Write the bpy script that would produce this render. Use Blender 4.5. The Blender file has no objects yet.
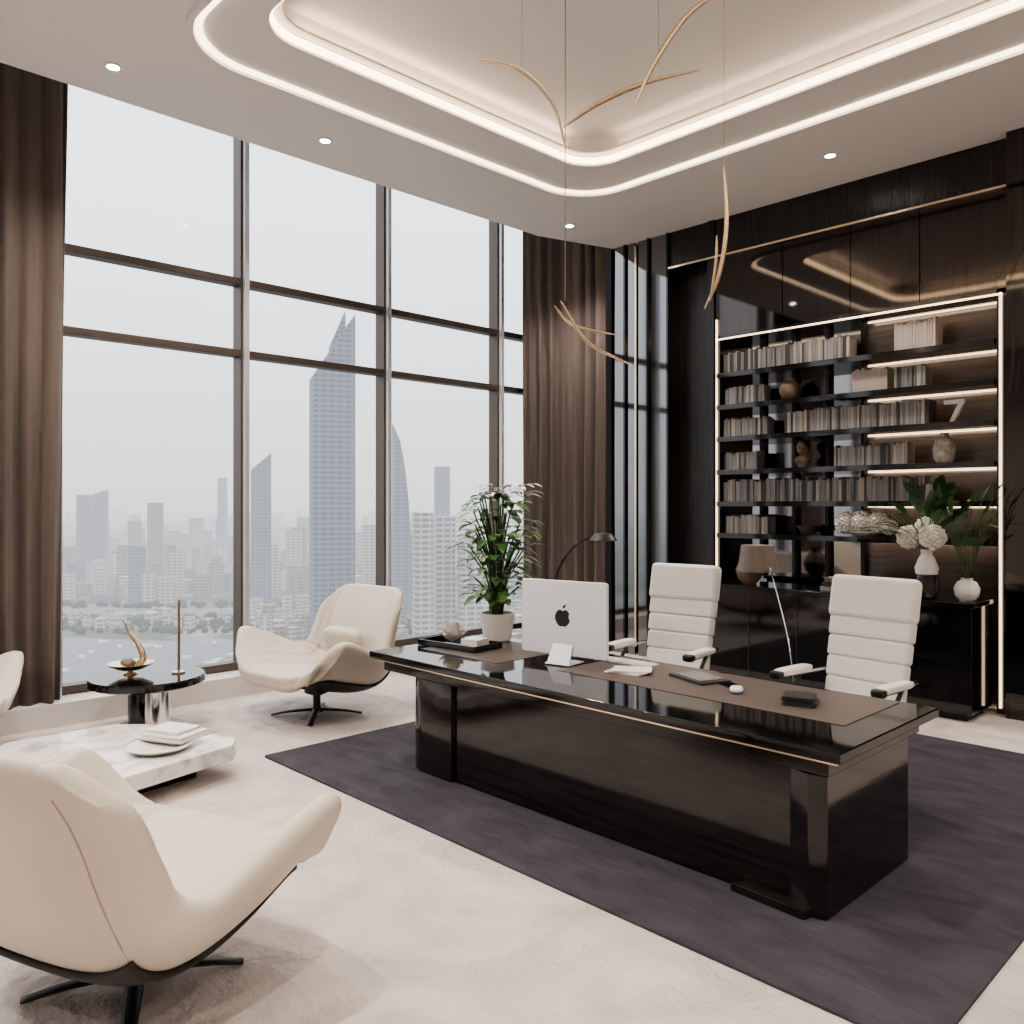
import bpy, bmesh, math, random
from mathutils import Vector, Matrix
random.seed(7)
S=bpy.context.scene
C=bpy.context.collection
try: S.view_settings.look='AgX - Medium High Contrast'
except Exception as e: print(e)

# ---------------------------------------------------------------- materials
def M(name,base,rough=.5,metal=0,coat=0,spec=.5,noise=None,bump=None,emis=None,es=0,sheen=0,ramp=None,bump2=None):
    m=bpy.data.materials.new(name); m.use_nodes=True
    nt=m.node_tree; b=nt.nodes['Principled BSDF']
    b.inputs['Base Color'].default_value=(*base,1)
    b.inputs['Roughness'].default_value=rough
    b.inputs['Metallic'].default_value=metal
    b.inputs['Coat Weight'].default_value=coat
    b.inputs['Coat Roughness'].default_value=.04
    b.inputs['Specular IOR Level'].default_value=spec
    b.inputs['Sheen Weight'].default_value=sheen
    if emis:
        b.inputs['Emission Color'].default_value=(*emis,1); b.inputs['Emission Strength'].default_value=es
    tc=nt.nodes.new('ShaderNodeTexCoord')
    def nz(scale,detail=6,dist=0):
        mp=nt.nodes.new('ShaderNodeMapping'); mp.inputs['Scale'].default_value=scale
        nt.links.new(tc.outputs['Object'],mp.inputs['Vector'])
        n=nt.nodes.new('ShaderNodeTexNoise'); n.inputs['Scale'].default_value=1; n.inputs['Detail'].default_value=detail
        n.inputs['Distortion'].default_value=dist
        nt.links.new(mp.outputs[0],n.inputs['Vector']); return n
    if noise:
        sc,amt=noise[0],noise[1]
        if not hasattr(sc,'__len__'): sc=(sc,sc,sc)
        n=nz(sc,dist=noise[2] if len(noise)>2 else 0)
        r=nt.nodes.new('ShaderNodeValToRGB')
        lo=tuple(max(0,c*(1-amt)) for c in base); hi=tuple(min(1,c*(1+amt)) for c in base)
        r.color_ramp.elements[0].position=.3; r.color_ramp.elements[0].color=(*lo,1)
        r.color_ramp.elements[1].position=.7; r.color_ramp.elements[1].color=(*hi,1)
        if ramp:
            r.color_ramp.elements[0].position=ramp[0]; r.color_ramp.elements[1].position=ramp[1]
            r.color_ramp.elements[0].color=(*ramp[2],1); r.color_ramp.elements[1].color=(*ramp[3],1)
        nt.links.new(n.outputs['Fac'],r.inputs['Fac']); nt.links.new(r.outputs[0],b.inputs['Base Color'])
    prev=None
    for bb in (bump,bump2):
        if not bb: continue
        sc=bb[0]
        if not hasattr(sc,'__len__'): sc=(sc,sc,sc)
        n=nz(sc,4,bb[3] if len(bb)>3 else 0); bp=nt.nodes.new('ShaderNodeBump'); bp.inputs['Strength'].default_value=bb[1]; bp.inputs['Distance'].default_value=bb[2] if len(bb)>2 else .01
        nt.links.new(n.outputs['Fac'],bp.inputs['Height'])
        if prev: nt.links.new(prev.outputs[0],bp.inputs['Normal'])
        prev=bp
    if prev: nt.links.new(prev.outputs[0],b.inputs['Normal'])
    return m

mFloor=M('carpet_cream',(.60,.54,.505),.88,noise=(1.5,.17,1.5),bump=(4,.9,.06,.8),spec=.2,bump2=(38,1.0,.012))
mSill=M('sill_stone',(.66,.63,.61),.5,noise=(2,.06))
mRug=M('rug_charcoal',(.066,.063,.076),.95,noise=((3,7,2),.24,.8),bump=((10,24,10),.8,.012),spec=.15,bump2=((60,140,60),.7,.006))
mCeil=M('ceiling_plaster',(.80,.765,.75),.7)
mWallL=M('wall_plaster',(.55,.5,.46),.8,bump=(8,.1))
mBlack=M('black_gloss_wood',(.009,.008,.008),.06,spec=.8,noise=((30,30,1.2),.5))
mPanel=M('black_glass_panel',(.085,.078,.075),.045,metal=1,noise=((40,40,1.2),.12))
mBlackH=M('black_gloss_desk',(.012,.010,.010),.08,spec=.6,noise=((1.5,12,40),.7),bump=((2,10,60),.015))
mDeskTop=M('black_lacquer',(.008,.0075,.0075),.05,spec=.6)
mBlackM=M('black_matte',(.012,.011,.011),.45)
mFlute=M('dark_grain_panel',(.014,.012,.012),.24,spec=.55,noise=((70,70,1.5),.7),bump=((90,90,.6),.4))
mMirror=M('smoked_mirror',(.26,.26,.27),.06,metal=1)
mMirrorD=M('smoked_mirror_dark',(.26,.255,.26),.05,metal=1)
mBronzeP=M('dark_back_panel',(.075,.060,.052),.16,spec=.7,noise=((1.5,1,30),.3))
mGold=M('brushed_gold',(.86,.71,.52),.22,metal=1)
mBronze=M('bronze_frame',(.12,.10,.09),.4,metal=.6)
mChrome=M('chrome',(.75,.76,.78),.12,metal=1)
mFin=M('satin_aluminium',(.62,.64,.67),.35,metal=.5)
mLeather=M('cream_leather',(.64,.575,.50),.40,noise=(2.5,.04),bump=(160,.12))
mSeam=M('leather_seam',(.40,.33,.26),.6)
mWhiteL=M('white_leather',(.82,.80,.77),.4,bump=(150,.1))
mCurt=M('taupe_curtain',(.128,.104,.093),.85,noise=((8,8,.6),.15),sheen=.1,spec=.2)
mPad=M('brown_leather_pad',(.115,.09,.08),.42,bump=(200,.1))
mMarble=M('white_marble',(.8,.78,.76),.15,noise=((2.2,2.2,2.2),.1,2.2),ramp=(.36,.52,(.50,.48,.47),(.82,.80,.78)))
mWhite=M('white_ceramic',(.82,.8,.78),.3)
mAlu=M('silver_aluminium',(.82,.85,.90),.30,metal=.12)
mPaper=M('paper',(.78,.75,.71),.7)
mBook1=M('book_grey',(.21,.205,.20),.4,noise=((60,2,2),.6))
mBook2=M('book_dark',(.04,.038,.038),.4)
mBook3=M('book_cream',(.38,.34,.30),.6)
mLeaf=M('leaf_green',(.075,.18,.06),.35,noise=(9,.5))
mLeaf2=M('leaf_light',(.27,.42,.19),.4,noise=(9,.35))
mLeafD=M('leaf_dark',(.045,.11,.04),.35,noise=(9,.5))
mStem=M('stem_green',(.06,.11,.03),.5)
mFlow=M('flower_white',(.86,.83,.77),.6)
mSoil=M('soil',(.03,.02,.015),.9)
mClay=M('clay_brown',(.17,.12,.09),.5,noise=(14,.4),bump=(25,.6))
mShade=M('lamp_shade',(.20,.17,.15),.8,noise=((20,20,1),.1))
mLED=M('led_warm',(1,.9,.75),.5,emis=(1,.76,.50),es=5.5)
mLEDo=M('led_outer',(1,.9,.75),.5,emis=(1,.80,.58),es=3.8)
mLEDf=M('led_frame',(1,.9,.75),.5,emis=(1,.74,.49),es=2.2)
mLED2=M('led_shelf',(1,.9,.75),.5,emis=(1,.72,.48),es=2.2)
mSpot=M('downlight_lens',(1,1,1),.5,emis=(1,.93,.84),es=60)

def glass():
    m=bpy.data.materials.new('window_glass'); m.use_nodes=True; nt=m.node_tree; nt.nodes.clear()
    o=nt.nodes.new('ShaderNodeOutputMaterial'); mx=nt.nodes.new('ShaderNodeMixShader')
    t=nt.nodes.new('ShaderNodeBsdfTransparent'); t.inputs[0].default_value=(.95,.965,.97,1)
    g=nt.nodes.new('ShaderNodeBsdfGlossy'); g.inputs['Roughness'].default_value=.01; g.inputs[0].default_value=(.7,.7,.7,1)
    f=nt.nodes.new('ShaderNodeLayerWeight'); f.inputs[0].default_value=.5
    p=nt.nodes.new('ShaderNodeMath'); p.operation='POWER'; p.inputs[1].default_value=4; nt.links.new(f.outputs['Facing'],p.inputs[0])
    q=nt.nodes.new('ShaderNodeMath'); q.operation='MULTIPLY_ADD'; q.inputs[1].default_value=.5; q.inputs[2].default_value=.02; nt.links.new(p.outputs[0],q.inputs[0])
    nt.links.new(q.outputs[0],mx.inputs[0]); nt.links.new(t.outputs[0],mx.inputs[1]); nt.links.new(g.outputs[0],mx.inputs[2])
    nt.links.new(mx.outputs[0],o.inputs[0]); return m
mGlass=glass()

# ---------------------------------------------------------------- mesh helpers
def grp(name,loc=(0,0,0),rz=0):
    e=bpy.data.objects.new(name,None); e.location=loc; e.rotation_euler=(0,0,math.radians(rz)); e.empty_display_size=.2
    C.objects.link(e); return e
def mk(name,vs,fs,mat,parent=None,smooth=False,loc=(0,0,0),rot=(0,0,0),mats=None,fm=None):
    me=bpy.data.meshes.new(name); me.from_pydata([tuple(v) for v in vs],[],fs)
    for m in (mats or [mat]): me.materials.append(m)
    bm=bmesh.new(); bm.from_mesh(me)
    if fm:
        bm.faces.ensure_lookup_table()
        for i,f in enumerate(bm.faces): f.material_index=fm[i]
    bmesh.ops.recalc_face_normals(bm,faces=bm.faces); bm.to_mesh(me); bm.free()
    if smooth:
        for p in me.polygons: p.use_smooth=True
    o=bpy.data.objects.new(name,me); C.objects.link(o); o.location=loc; o.rotation_euler=rot
    if parent: o.parent=parent
    return o
BF=[(0,1,3,2),(4,6,7,5),(0,4,5,1),(2,3,7,6),(0,2,6,4),(1,5,7,3)]
def bev(o,w,seg=3):
    m=o.modifiers.new('bevel','BEVEL'); m.width=w; m.segments=seg; m.limit_method='ANGLE'
    for p in o.data.polygons: p.use_smooth=True
    w2=o.modifiers.new('wn','WEIGHTED_NORMAL'); w2.keep_sharp=True
    return o
def box(name,c,s,mat,parent=None,b=0,rot=(0,0,0),seg=3):
    vs=[(sx*s[0]/2,sy*s[1]/2,sz*s[2]/2) for sx in(-1,1) for sy in(-1,1) for sz in(-1,1)]
    o=mk(name,vs,BF,mat,parent,loc=c,rot=rot)
    if b: bev(o,b,seg)
    return o
def bx(name,x0,x1,y0,y1,z0,z1,mat,parent=None,b=0):
    return box(name,((x0+x1)/2,(y0+y1)/2,(z0+z1)/2),(abs(x1-x0),abs(y1-y0),abs(z1-z0)),mat,parent,b)
def lathe(name,prof,mat,parent=None,loc=(0,0,0),n=36,rot=(0,0,0),sx=1,sy=1,cap=True):
    vs=[];fs=[]
    for r,z in prof:
        for i in range(n):
            a=2*math.pi*i/n; vs.append((r*math.cos(a)*sx,r*math.sin(a)*sy,z))
    for j in range(len(prof)-1):
        for i in range(n):
            a=j*n+i;b=j*n+(i+1)%n; fs.append((a,b,b+n,a+n))
    if cap:
        fs.append(tuple(range(n))); k=(len(prof)-1)*n; fs.append(tuple(range(k,k+n)))
    o=mk(name,vs,fs,mat,parent,True,loc,rot)
    e=o.modifiers.new('es','EDGE_SPLIT'); e.split_angle=math.radians(40)
    return o
def cat(p0,p1,p2,p3,t):
    return .5*((2*p1)+(-p0+p2)*t+(2*p0-5*p1+4*p2-p3)*t*t+(-p0+3*p1-3*p2+p3)*t**3)
def smoothp(pts,k=8):
    P=[Vector(p) for p in pts]; out=[]
    for i in range(len(P)-1):
        a=P[i-1] if i>0 else P[i]*2-P[i+1]; d=P[i+2] if i+2<len(P) else P[i+1]*2-P[i]
        for j in range(k): out.append(cat(a,P[i],P[i+1],d,j/k))
    out.append(P[-1]); return out
def sweepd(pts,rad,n=8,flat=1.0,up=Vector((0,0,1)),vs=None,fs=None):
    if vs is None: vs=[];fs=[]
    P=[Vector(p) for p in pts]; N=len(P); b0=len(vs)
    side=None
    for i,p in enumerate(P):
        t=(P[min(i+1,N-1)]-P[max(i-1,0)]).normalized()
        if side is None:
            side=t.cross(up)
            if side.length<.05: side=t.cross(Vector((1,0,0)))
        else: side=side-t*side.dot(t)
        side.normalize(); nn=side.cross(t)
        r=rad(i/(N-1)) if callable(rad) else rad
        for k in range(n):
            a=2*math.pi*k/n; vs.append(p+side*math.cos(a)*r+nn*math.sin(a)*r*flat)
    for i in range(N-1):
        for k in range(n):
            a=b0+i*n+k;b=b0+i*n+(k+1)%n; fs.append((a,b,b+n,a+n))
    fs.append(tuple(b0+k for k in range(n))); fs.append(tuple(b0+(N-1)*n+k for k in range(n)))
    return vs,fs
def tube(name,pts,rad,mat,parent=None,n=8,flat=1.0,k=6,loc=(0,0,0),rot=(0,0,0),up=Vector((0,0,1))):
    if k>1 and len(pts)>2: pts=smoothp(pts,k)
    vs,fs=sweepd(pts,rad,n,flat,up); return mk(name,vs,fs,mat,parent,True,loc,rot)
def cushion(name,c,s,mat,parent=None,e=.4,rot=(0,0,0),nu=28,nv=18):
    vs=[];fs=[]
    f=lambda v,p:math.copysign(abs(v)**p,v)
    for j in range(nv+1):
        ph=-math.pi/2+math.pi*j/nv
        for i in range(nu):
            th=2*math.pi*i/nu
            vs.append((s[0]/2*f(math.cos(ph),e)*f(math.cos(th),e),s[1]/2*f(math.cos(ph),e)*f(math.sin(th),e),s[2]/2*f(math.sin(ph),e if e>.6 else .6)))
    for j in range(nv):
        for i in range(nu):
            a=j*nu+i;b=j*nu+(i+1)%nu; fs.append((a,b,b+nu,a+nu))
    return mk(name,vs,fs,mat,parent,True,c,rot)
def rr(x0,x1,y0,y1,r,n=10):
    out=[]
    for cx,cy,a0 in((x1-r,y1-r,0),(x0+r,y1-r,90),(x0+r,y0+r,180),(x1-r,y0+r,270)):
        for i in range(n+1):
            a=math.radians(a0+90*i/n); out.append((cx+r*math.cos(a),cy+r*math.sin(a)))
    return out
def prism(name,pts,z0,z1,mat,parent=None,b=0,loc=(0,0,0),smooth=False):
    n=len(pts); vs=[(p[0],p[1],z0) for p in pts]+[(p[0],p[1],z1) for p in pts]
    fs=[tuple(range(n)),tuple(range(n,2*n))]+[(i,(i+1)%n,n+(i+1)%n,n+i) for i in range(n)]
    o=mk(name,vs,fs,mat,parent,loc=loc)
    if b: bev(o,b)
    return o
def ring(name,A,B,z0,z1,mat,parent=None):
    n=len(A); vs=[(*p,z0) for p in A]+[(*p,z0) for p in B]+[(*p,z1) for p in A]+[(*p,z1) for p in B]
    fs=[]
    for i in range(n):
        j=(i+1)%n
        fs+= [(i,j,n+j,n+i),(2*n+i,2*n+j,3*n+j,3*n+i),(i,j,2*n+j,2*n+i),(n+i,n+j,3*n+j,3*n+i)]
    return mk(name,vs,fs,mat,parent)

# ---------------------------------------------------------------- room
ZC=4.67; YW=7.56; XW=-7.3
bx('floor',-7.45,3.1,-3.1,8.1,-.2,0,mFloor)
bx('wall_right',3.0,3.15,-3.1,8.1,0,5.45,mWallL)
bx('wall_front',-7.45,3.15,-3.15,-3.0,0,5.45,mWallL)
def ceiling():
    cu=bpy.data.curves.new('ceiling_c','CURVE'); cu.dimensions='2D'; cu.fill_mode='BOTH'; cu.extrude=.39
    for pts in ([(-6.4,-3.0),(3.0,-3.0),(3.0,8.0),(-6.12,8.0),(-6.12,7.56),(-6.4,6.6)], rr(-4.86,.44,2.44,5.66,.32)):
        sp=cu.splines.new('POLY'); sp.points.add(len(pts)-1)
        for i,p in enumerate(pts): sp.points[i].co=(p[0],p[1],0,1)
        sp.use_cyclic_u=True
    o=bpy.data.objects.new('tmp',cu); C.objects.link(o)
    bpy.context.view_layer.update()
    me=bpy.data.meshes.new_from_object(o.evaluated_get(bpy.context.evaluated_depsgraph_get()))
    bpy.data.objects.remove(o)
    me.materials.clear(); me.materials.append(mCeil)
    c=bpy.data.objects.new('ceiling',me); c.location=(0,0,ZC+.39); C.objects.link(c)
ceiling()
bx('ceiling_coffer',-4.95,.55,2.35,5.75,4.90,4.96,mCeil)
bx('ceiling_pocket',-7.45,-6.05,-3.1,8.1,5.45,5.55,mCeil)
ring('trim_cove_led',rr(-4.855,.435,2.445,5.655,.315),rr(-4.84,.42,2.46,5.64,.30),4.69,4.735,mLED)
ring('trim_cove_shelf',rr(-4.855,.435,2.445,5.655,.315),rr(-4.79,.37,2.51,5.59,.27),4.755,4.77,mCeil)
ring('trim_ceiling_led',rr(-5.352,.952,2.128,6.142,.495),rr(-5.31,.91,2.17,6.10,.46),4.655,4.672,mLEDo)
ring('trim_ceiling_border',rr(-5.40,1.0,2.08,6.19,.53),rr(-5.36,.96,2.12,6.15,.50),4.635,4.672,mCeil)

dl=[(-5.92,1.98),(-5.92,3.62),(-5.92,6.59),(-3.19,6.85),(-5.92,.2),(-5.92,-1.5),(-.6,6.85),(1.8,6.85),(-3.2,.9),(-.9,.9),(1.7,.9),(1.9,3.6),(-3.2,-1.4),(.5,-1.4)]  # downlights beyond the frame are unseen extras, added to brighten the interior
for x,y in dl:
    g=grp('downlight',(x,y,ZC))
    lathe('trim_ring',[(.040,-.001),(.040,-.012),(.056,-.012),(.056,-.001)],mWhite,g,n=24,cap=False)
    lathe('lens',[(.001,-.008),(.039,-.008),(.039,-.001)],mSpot,g,n=24)
    l=bpy.data.lights.new('bulb','SPOT'); l.energy=240; l.spot_size=math.radians(130); l.spot_blend=.8; l.shadow_soft_size=.05; l.color=(1,.90,.81)
    lo=bpy.data.objects.new('bulb',l); lo.location=(0,0,-.03); lo.parent=g; C.objects.link(lo)
for (x,y,sx,sy) in ((-2.2,2.48,4.6,.05),(-2.2,5.62,4.6,.05),(-4.82,4.05,.05,2.6),(.40,4.05,.05,2.6)):
    l=bpy.data.lights.new('cove_lamp','AREA'); l.shape='RECTANGLE'; l.size=sx; l.size_y=sy; l.energy=3; l.color=(1,.78,.56)
    lo=bpy.data.objects.new('cove_lamp',l); lo.location=(x,y,4.79); lo.rotation_euler=(math.pi,0,0); C.objects.link(lo)

bx('windowsill_ledge',XW-.12,-6.98,-3.0,6.93,0,.18,mSill)
ys=[-2.7,-1.12,.44,2.0,3.58,5.18,6.82,7.85]
w=grp('window_1',(XW,0,0))
for i,y in enumerate(ys):
    bx('mullion_%d'%i,-.10,.06,y-.040,y+.040,.19,5.45,mBronze,w,.006)
    bx('mullion_fin_%d'%i,.06,.11,y-.022,y+.022,.19,5.45,mFin,w,.004)
for z in (.22,3.10,3.76,5.4):
    bx('rail_%d'%int(z*100),-.08,.05,-2.7,7.85,z-.032,z+.032,mBronze,w,.006)
mk('glass',[(-.02,-2.7,.2),(-.02,7.85,.2),(-.02,7.85,5.42),(-.02,-2.7,5.42)],[(0,1,2,3)],mGlass,w)
bx('wall_left',XW-.1,XW+.05,-3.1,-2.7,0,5.45,mWallL)

def curtain(name,path,zb,zt,lam=.17,amp=.05,flare=0,seed=1):
    P=smoothp(path,30)
    L=[0]
    for i in range(1,len(P)): L.append(L[-1]+(P[i]-P[i-1]).length)
    tot=L[-1]; n=int(tot/lam*14); rows=16
    vs=[];fs=[]
    def at(s):
        for i in range(1,len(P)):
            if L[i]>=s-1e-6:
                f=(s-L[i-1])/max(1e-6,L[i]-L[i-1]); p=P[i-1].lerp(P[i],f); t=(P[i]-P[i-1]).normalized(); return p,Vector((-t.y,t.x,0))
        return P[-1],Vector((-t.y,t.x,0))
    base=[at(tot*i/n) for i in range(n+1)]
    c=P[0].lerp(P[-1],.5)
    for j in range(rows+1):
        z=zb+(zt-zb)*j/rows; h=j/rows
        for i in range(n+1):
            p,nn=base[i]; s=tot*i/n; k=s/lam
            a=amp*(.75+.35*math.sin(k*1.7+seed))*(.8+.35*(1-h))
            off=a*math.sin(2*math.pi*k+.9*math.sin(k*.8)+.35*math.sin(z*1.3+k))
            off+=.25*a*math.sin(4*math.pi*k+1+z*.5)
            q=p+nn*off; q=q+(c-p)*flare*(1-h)
            vs.append((q.x,q.y,z))
    for j in range(rows):
        for i in range(n):
            a=j*(n+1)+i; fs.append((a,a+1,a+n+2,a+n+1))
    o=mk(name,vs,fs,mCurt,None,True); m=o.modifiers.new('s','SOLIDIFY'); m.thickness=.008
    return o
curtain('curtain',[(-7.06,.85,0),(-7.06,1.4,0),(-7.06,2.04,0)],.185,5.4,.16,.06,.10,1)
curtain('curtain',[(-7.1,7.06,0),(-6.8,7.22,0),(-6.5,7.38,0),(-6.15,7.46,0)],.0,5.4,.14,.05,.015,4)

# ---------------------------------------------------------------- dark feature wall
bx('wall_back',-7.45,3.15,7.95,8.1,0,5.45,mBlackM)
bx('wall_return',-6.14,-6.12,7.56,7.95,0,4.67,mBlack)
ws=grp('wall_panelling',(0,0,0))
bx('panel_mirror_1',-6.12,-5.80,YW,YW+.3,0,ZC,mMirror,ws)
bx('panel_mirror_2',-5.75,-5.33,YW,YW+.3,0,ZC,mMirror,ws)
for x in (-5.93,-5.60,-5.34): bx('stile',x-.012,x+.012,YW-.03,YW,0,ZC,mBlack,ws)
bx('gold_strip',-5.79,-5.765,YW-.02,YW+.01,.1,ZC-.05,mGold,ws)
bx('recess_panel',-5.33,-4.80,YW+.2,YW+.3,0,ZC,mFlute,ws)
bx('recess_jamb',-4.84,-4.76,YW-.02,YW+.3,0,ZC,mFlute,ws)
xs=[-4.76,-4.0,-3.33,-2.72,-2.02]
for i in range(4):
    bx('upper_panel_%d'%i,xs[i]+.004,xs[i+1]-.004,YW,YW+.35,3.46,4.27,mPanel,ws)
bx('header_panel',-5.33,-2.02,YW-.0,YW+.35,4.29,ZC,mFlute,ws)
bx('header_gold',-5.35,-2.0,YW-.03,YW+.0,4.268,4.288,mGold,ws)
bx('pillar',-2.02,-1.86,YW-.12,YW+.35,0,ZC,mPanel,ws)
for i in range(5):
    bx('side_panel_%d'%i,-1.85+i*.97,-1.85+i*.97+.96,YW-.06,YW+.3,0,ZC,mPanel,ws)
    tube('side_handle_%d'%i,[(-1.74+i*.97,YW-.12,1.2),(-1.74+i*.97,YW-.12,3.0)],.012,mGold,ws)
sh=grp('bookshelf',(0,0,0))
bx('back_mirror',-4.76,-3.33,YW+.33,YW+.37,0,3.46,mMirrorD,sh)
bx('back_panel',-3.33,-2.02,YW+.33,YW+.37,0,3.46,mBronzeP,sh)
for x in (-4.38,-4.02,-3.68,-3.33): bx('back_post_%d'%int(-x*100),x-.018,x+.018,YW+.27,YW+.33,.97,3.42,mBlackM,sh)
bx('frame_left',-4.76,-4.70,YW,YW+.35,0,3.46,mBlack,sh)
bx('frame_right',-2.12,-2.02,YW,YW+.35,0,3.46,mBlack,sh)
bx('frame_top',-4.76,-2.02,YW,YW+.35,3.42,3.46,mBlack,sh)
shz=[3.06,2.73,2.40,2.06,1.735,1.41]
for z in shz: bx('shelf_%d'%int(z*100),-4.74,-2.13,YW-.03,YW+.33,z-.05,z,mBlack,sh)
for z in shz+[3.47]:
    bx('shelf_led_%d'%int(z*100),-3.3,-2.16,YW+.315,YW+.327,z-.060,z-.051,mLED2,sh)
    l=bpy.data.lights.new('shelf_lamp','AREA'); l.shape='RECTANGLE'; l.size=1.1; l.size_y=.03; l.energy=.9; l.color=(1,.76,.55)
    lo=bpy.data.objects.new('shelf_lamp',l); lo.location=(-2.73,YW+.24,z-.06); lo.rotation_euler=(math.radians(35),0,0); lo.parent=sh; C.objects.link(lo)
bx('led_left',-4.73,-4.717,YW-.03,YW-.01,.97,3.62,mLEDf,sh)
bx('led_top',-4.73,-2.075,YW-.03,YW-.01,3.405,3.418,mLEDf,sh)
bx('led_right',-2.095,-2.078,YW-.03,YW-.01,.05,3.42,mLEDf,sh)
cr=grp('credenza',(-3.35,7.25,0))
bx('body',-1.2,1.2,-.2,.28,.06,.90,mBlack,cr,.004)
bx('top',-1.24,1.23,-.24,.28,.90,.94,mDeskTop,cr,.006)
bx('plinth',-1.15,1.15,-.15,.25,0,.06,mBlackM,cr)
for i in range(1,5): bx('door_gap_%d'%i,-1.2+i*.48-.002,-1.2+i*.48+.002,-.206,-.199,.07,.89,mBronze,cr)

def books():
    vs=[];fs=[];fm=[]
    def b(x,wd,z,h,dp,m,tilt=0):
        k=len(vs); y0=YW+.04
        for sx in(0,1):
            for sy in(0,1):
                for sz in(0,1):
                    vs.append((x+sx*wd+tilt*sz*h,y0+sy*dp,z+sz*h))
        for f in BF: fs.append(tuple(k+i for i in f)); fm.append(m)
    def row(x0,x1,z,h,light=.0):
        x=x0
        while x<x1:
            wd=random.uniform(.014,.030); hh=h*random.uniform(.84,1)
            r=random.random(); m=0 if r<.66 else (1 if r<.88 else 2)
            if random.random()<light: m=2
            b(x,wd-.003,z,hh,random.uniform(.14,.19),m); x+=wd
    row(-4.68,-3.36,3.06,.23); row(-2.95,-2.62,3.06,.27,.9)
    row(-3.33,-3.02,2.73,.22,.9); row(-2.95,-2.7,2.73,.2); row(-4.0,-2.66,2.40,.23); row(-4.68,-4.3,2.06,.19)
    row(-4.68,-4.2,2.40,.2)
    row(-3.5,-2.85,2.06,.2); row(-4.68,-2.72,1.735,.23); row(-4.66,-4.25,2.73,.19)
    row(-4.66,-4.2,1.41,.19,.1); row(-2.8,-2.5,1.735,.15,.3)
    mk('books',vs,fs,None,mats=[mBook1,mBook2,mBook3],fm=fm)
books()

def blob(bm,c,r,sub=1,sc=(1,1,1)):
    res=bmesh.ops.create_icosphere(bm,subdivisions=sub,radius=r)
    for v in res['verts']: v.co=Vector((v.co.x*sc[0],v.co.y*sc[1],v.co.z*sc[2]))+Vector(c)
def bmobj(name,bm,mat,parent=None,smooth=True,loc=(0,0,0)):
    me=bpy.data.meshes.new(name); bm.to_mesh(me); bm.free(); me.materials.append(mat)
    if smooth:
        for p in me.polygons: p.use_smooth=True
    o=bpy.data.objects.new(name,me); C.objects.link(o); o.location=loc
    if parent:o.parent=parent
    return o
def flowerhead(name,c,r,parent,seed=0,n=110):
    rnd=random.Random(seed); bm=bmesh.new()
    for i in range(n):
        z=1-2*(i+.5)/n; a=i*2.399; q=math.sqrt(1-z*z)
        d=Vector((q*math.cos(a),q*math.sin(a),z))
        blob(bm,d*r*rnd.uniform(.82,1),r*.18,1,(1,1,.8))
    blob(bm,(0,0,0),r*.82,2)
    return bmobj(name,bm,mFlow,parent,loc=c)
def leafd(vs,fs,base,dirv,L,W,droop=.4,fold=.15,up=Vector((0,0,1))):
    k=len(vs); d=dirv.normalized(); side=d.cross(up)
    if side.length<.1: side=Vector((1,0,0))
    side.normalize(); p=Vector(base); n=8; dd=d.copy()
    for i in range(n+1):
        t=i/n; w=W*math.sin(math.pi*min(1,t*.92+.04))**.8*(1-t*.35)
        nn=side.cross(dd).normalized()
        vs.append(p-side*w+nn*w*fold); vs.append(p.copy()); vs.append(p+side*w+nn*w*fold)
        dd=(dd+Vector((0,0,-droop/n))).normalized(); p=p+dd*L/n
    for i in range(n):
        a=k+i*3; fs.append((a,a+1,a+4,a+3)); fs.append((a+1,a+2,a+5,a+4))

def vase(name,loc,prof,mat): return lathe(name,prof,mat,None,loc)
vase('pottery_vase',(-3.98,YW+.12,2.73),[(.04,0),(.085,.03),(.11,.09),(.10,.15),(.05,.19),(.05,.21),(.04,.21),(.04,.1)],mClay)
vase('ceramic_jug',(-2.56,YW+.12,2.06),[(.06,0),(.085,.04),(.09,.12),(.07,.2),(.03,.23),(.035,.26),(.028,.26),(.02,.2)],M('stone_vase',(.42,.38,.34),.6,noise=(20,.5),bump=(30,.6)))
mk('abstract_sculpture',[(-.08,-.02,.2),(.08,-.02,.2),(.08,-.02,.17),(0,-.02,0),(-.04,-.02,0),(.035,-.02,.165),(-.08,-.02,.165),
 (-.08,.02,.2),(.08,.02,.2),(.08,.02,.17),(0,.02,0),(-.04,.02,0),(.035,.02,.165),(-.08,.02,.165)],
 [(0,1,2,5,6),(2,3,4,5),(7,8,9,12,13),(9,10,11,12)]+[(i,(i+1)%7,7+(i+1)%7,7+i) for i in range(7)],mPaper,loc=(-2.48,YW+.12,2.40))
bu=grp('bust_sculpture',(-3.84,YW+.1,2.06))
lathe('torso',[(.05,0),(.05,.02),(.085,.07),(.07,.1),(.032,.125),(.03,.14)],mClay,bu,sy=.7)
cushion('head',(0,-.01,.195),(.1,.12,.14),mClay,bu,e=.9)
cushion('hair',(0,.02,.22),(.12,.12,.12),mBlackM,bu,e=.9); cushion('nose',(0,-.075,.19),(.02,.03,.03),mClay,bu,e=1)
vase('dark_bowl',(-3.80,YW+.14,1.41),[(.04,0),(.06,.01),(.12,.09),(.115,.09),(.05,.03)],mClay)
fa=grp('hydrangea_arrangement',(-3.25,YW+.10,1.41))
lathe('bowl',[(.06,0),(.09,.01),(.15,.04),(.14,.045),(.08,.03)],mWhite,fa,sy=.6)
for i,(x,z,r) in enumerate([(-.15,.12,.10),(0,.14,.10),(.14,.13,.095),(.24,.09,.07)]): flowerhead('bloom_%d'%i,(x,-.02,z),r,fa,i)
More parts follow.
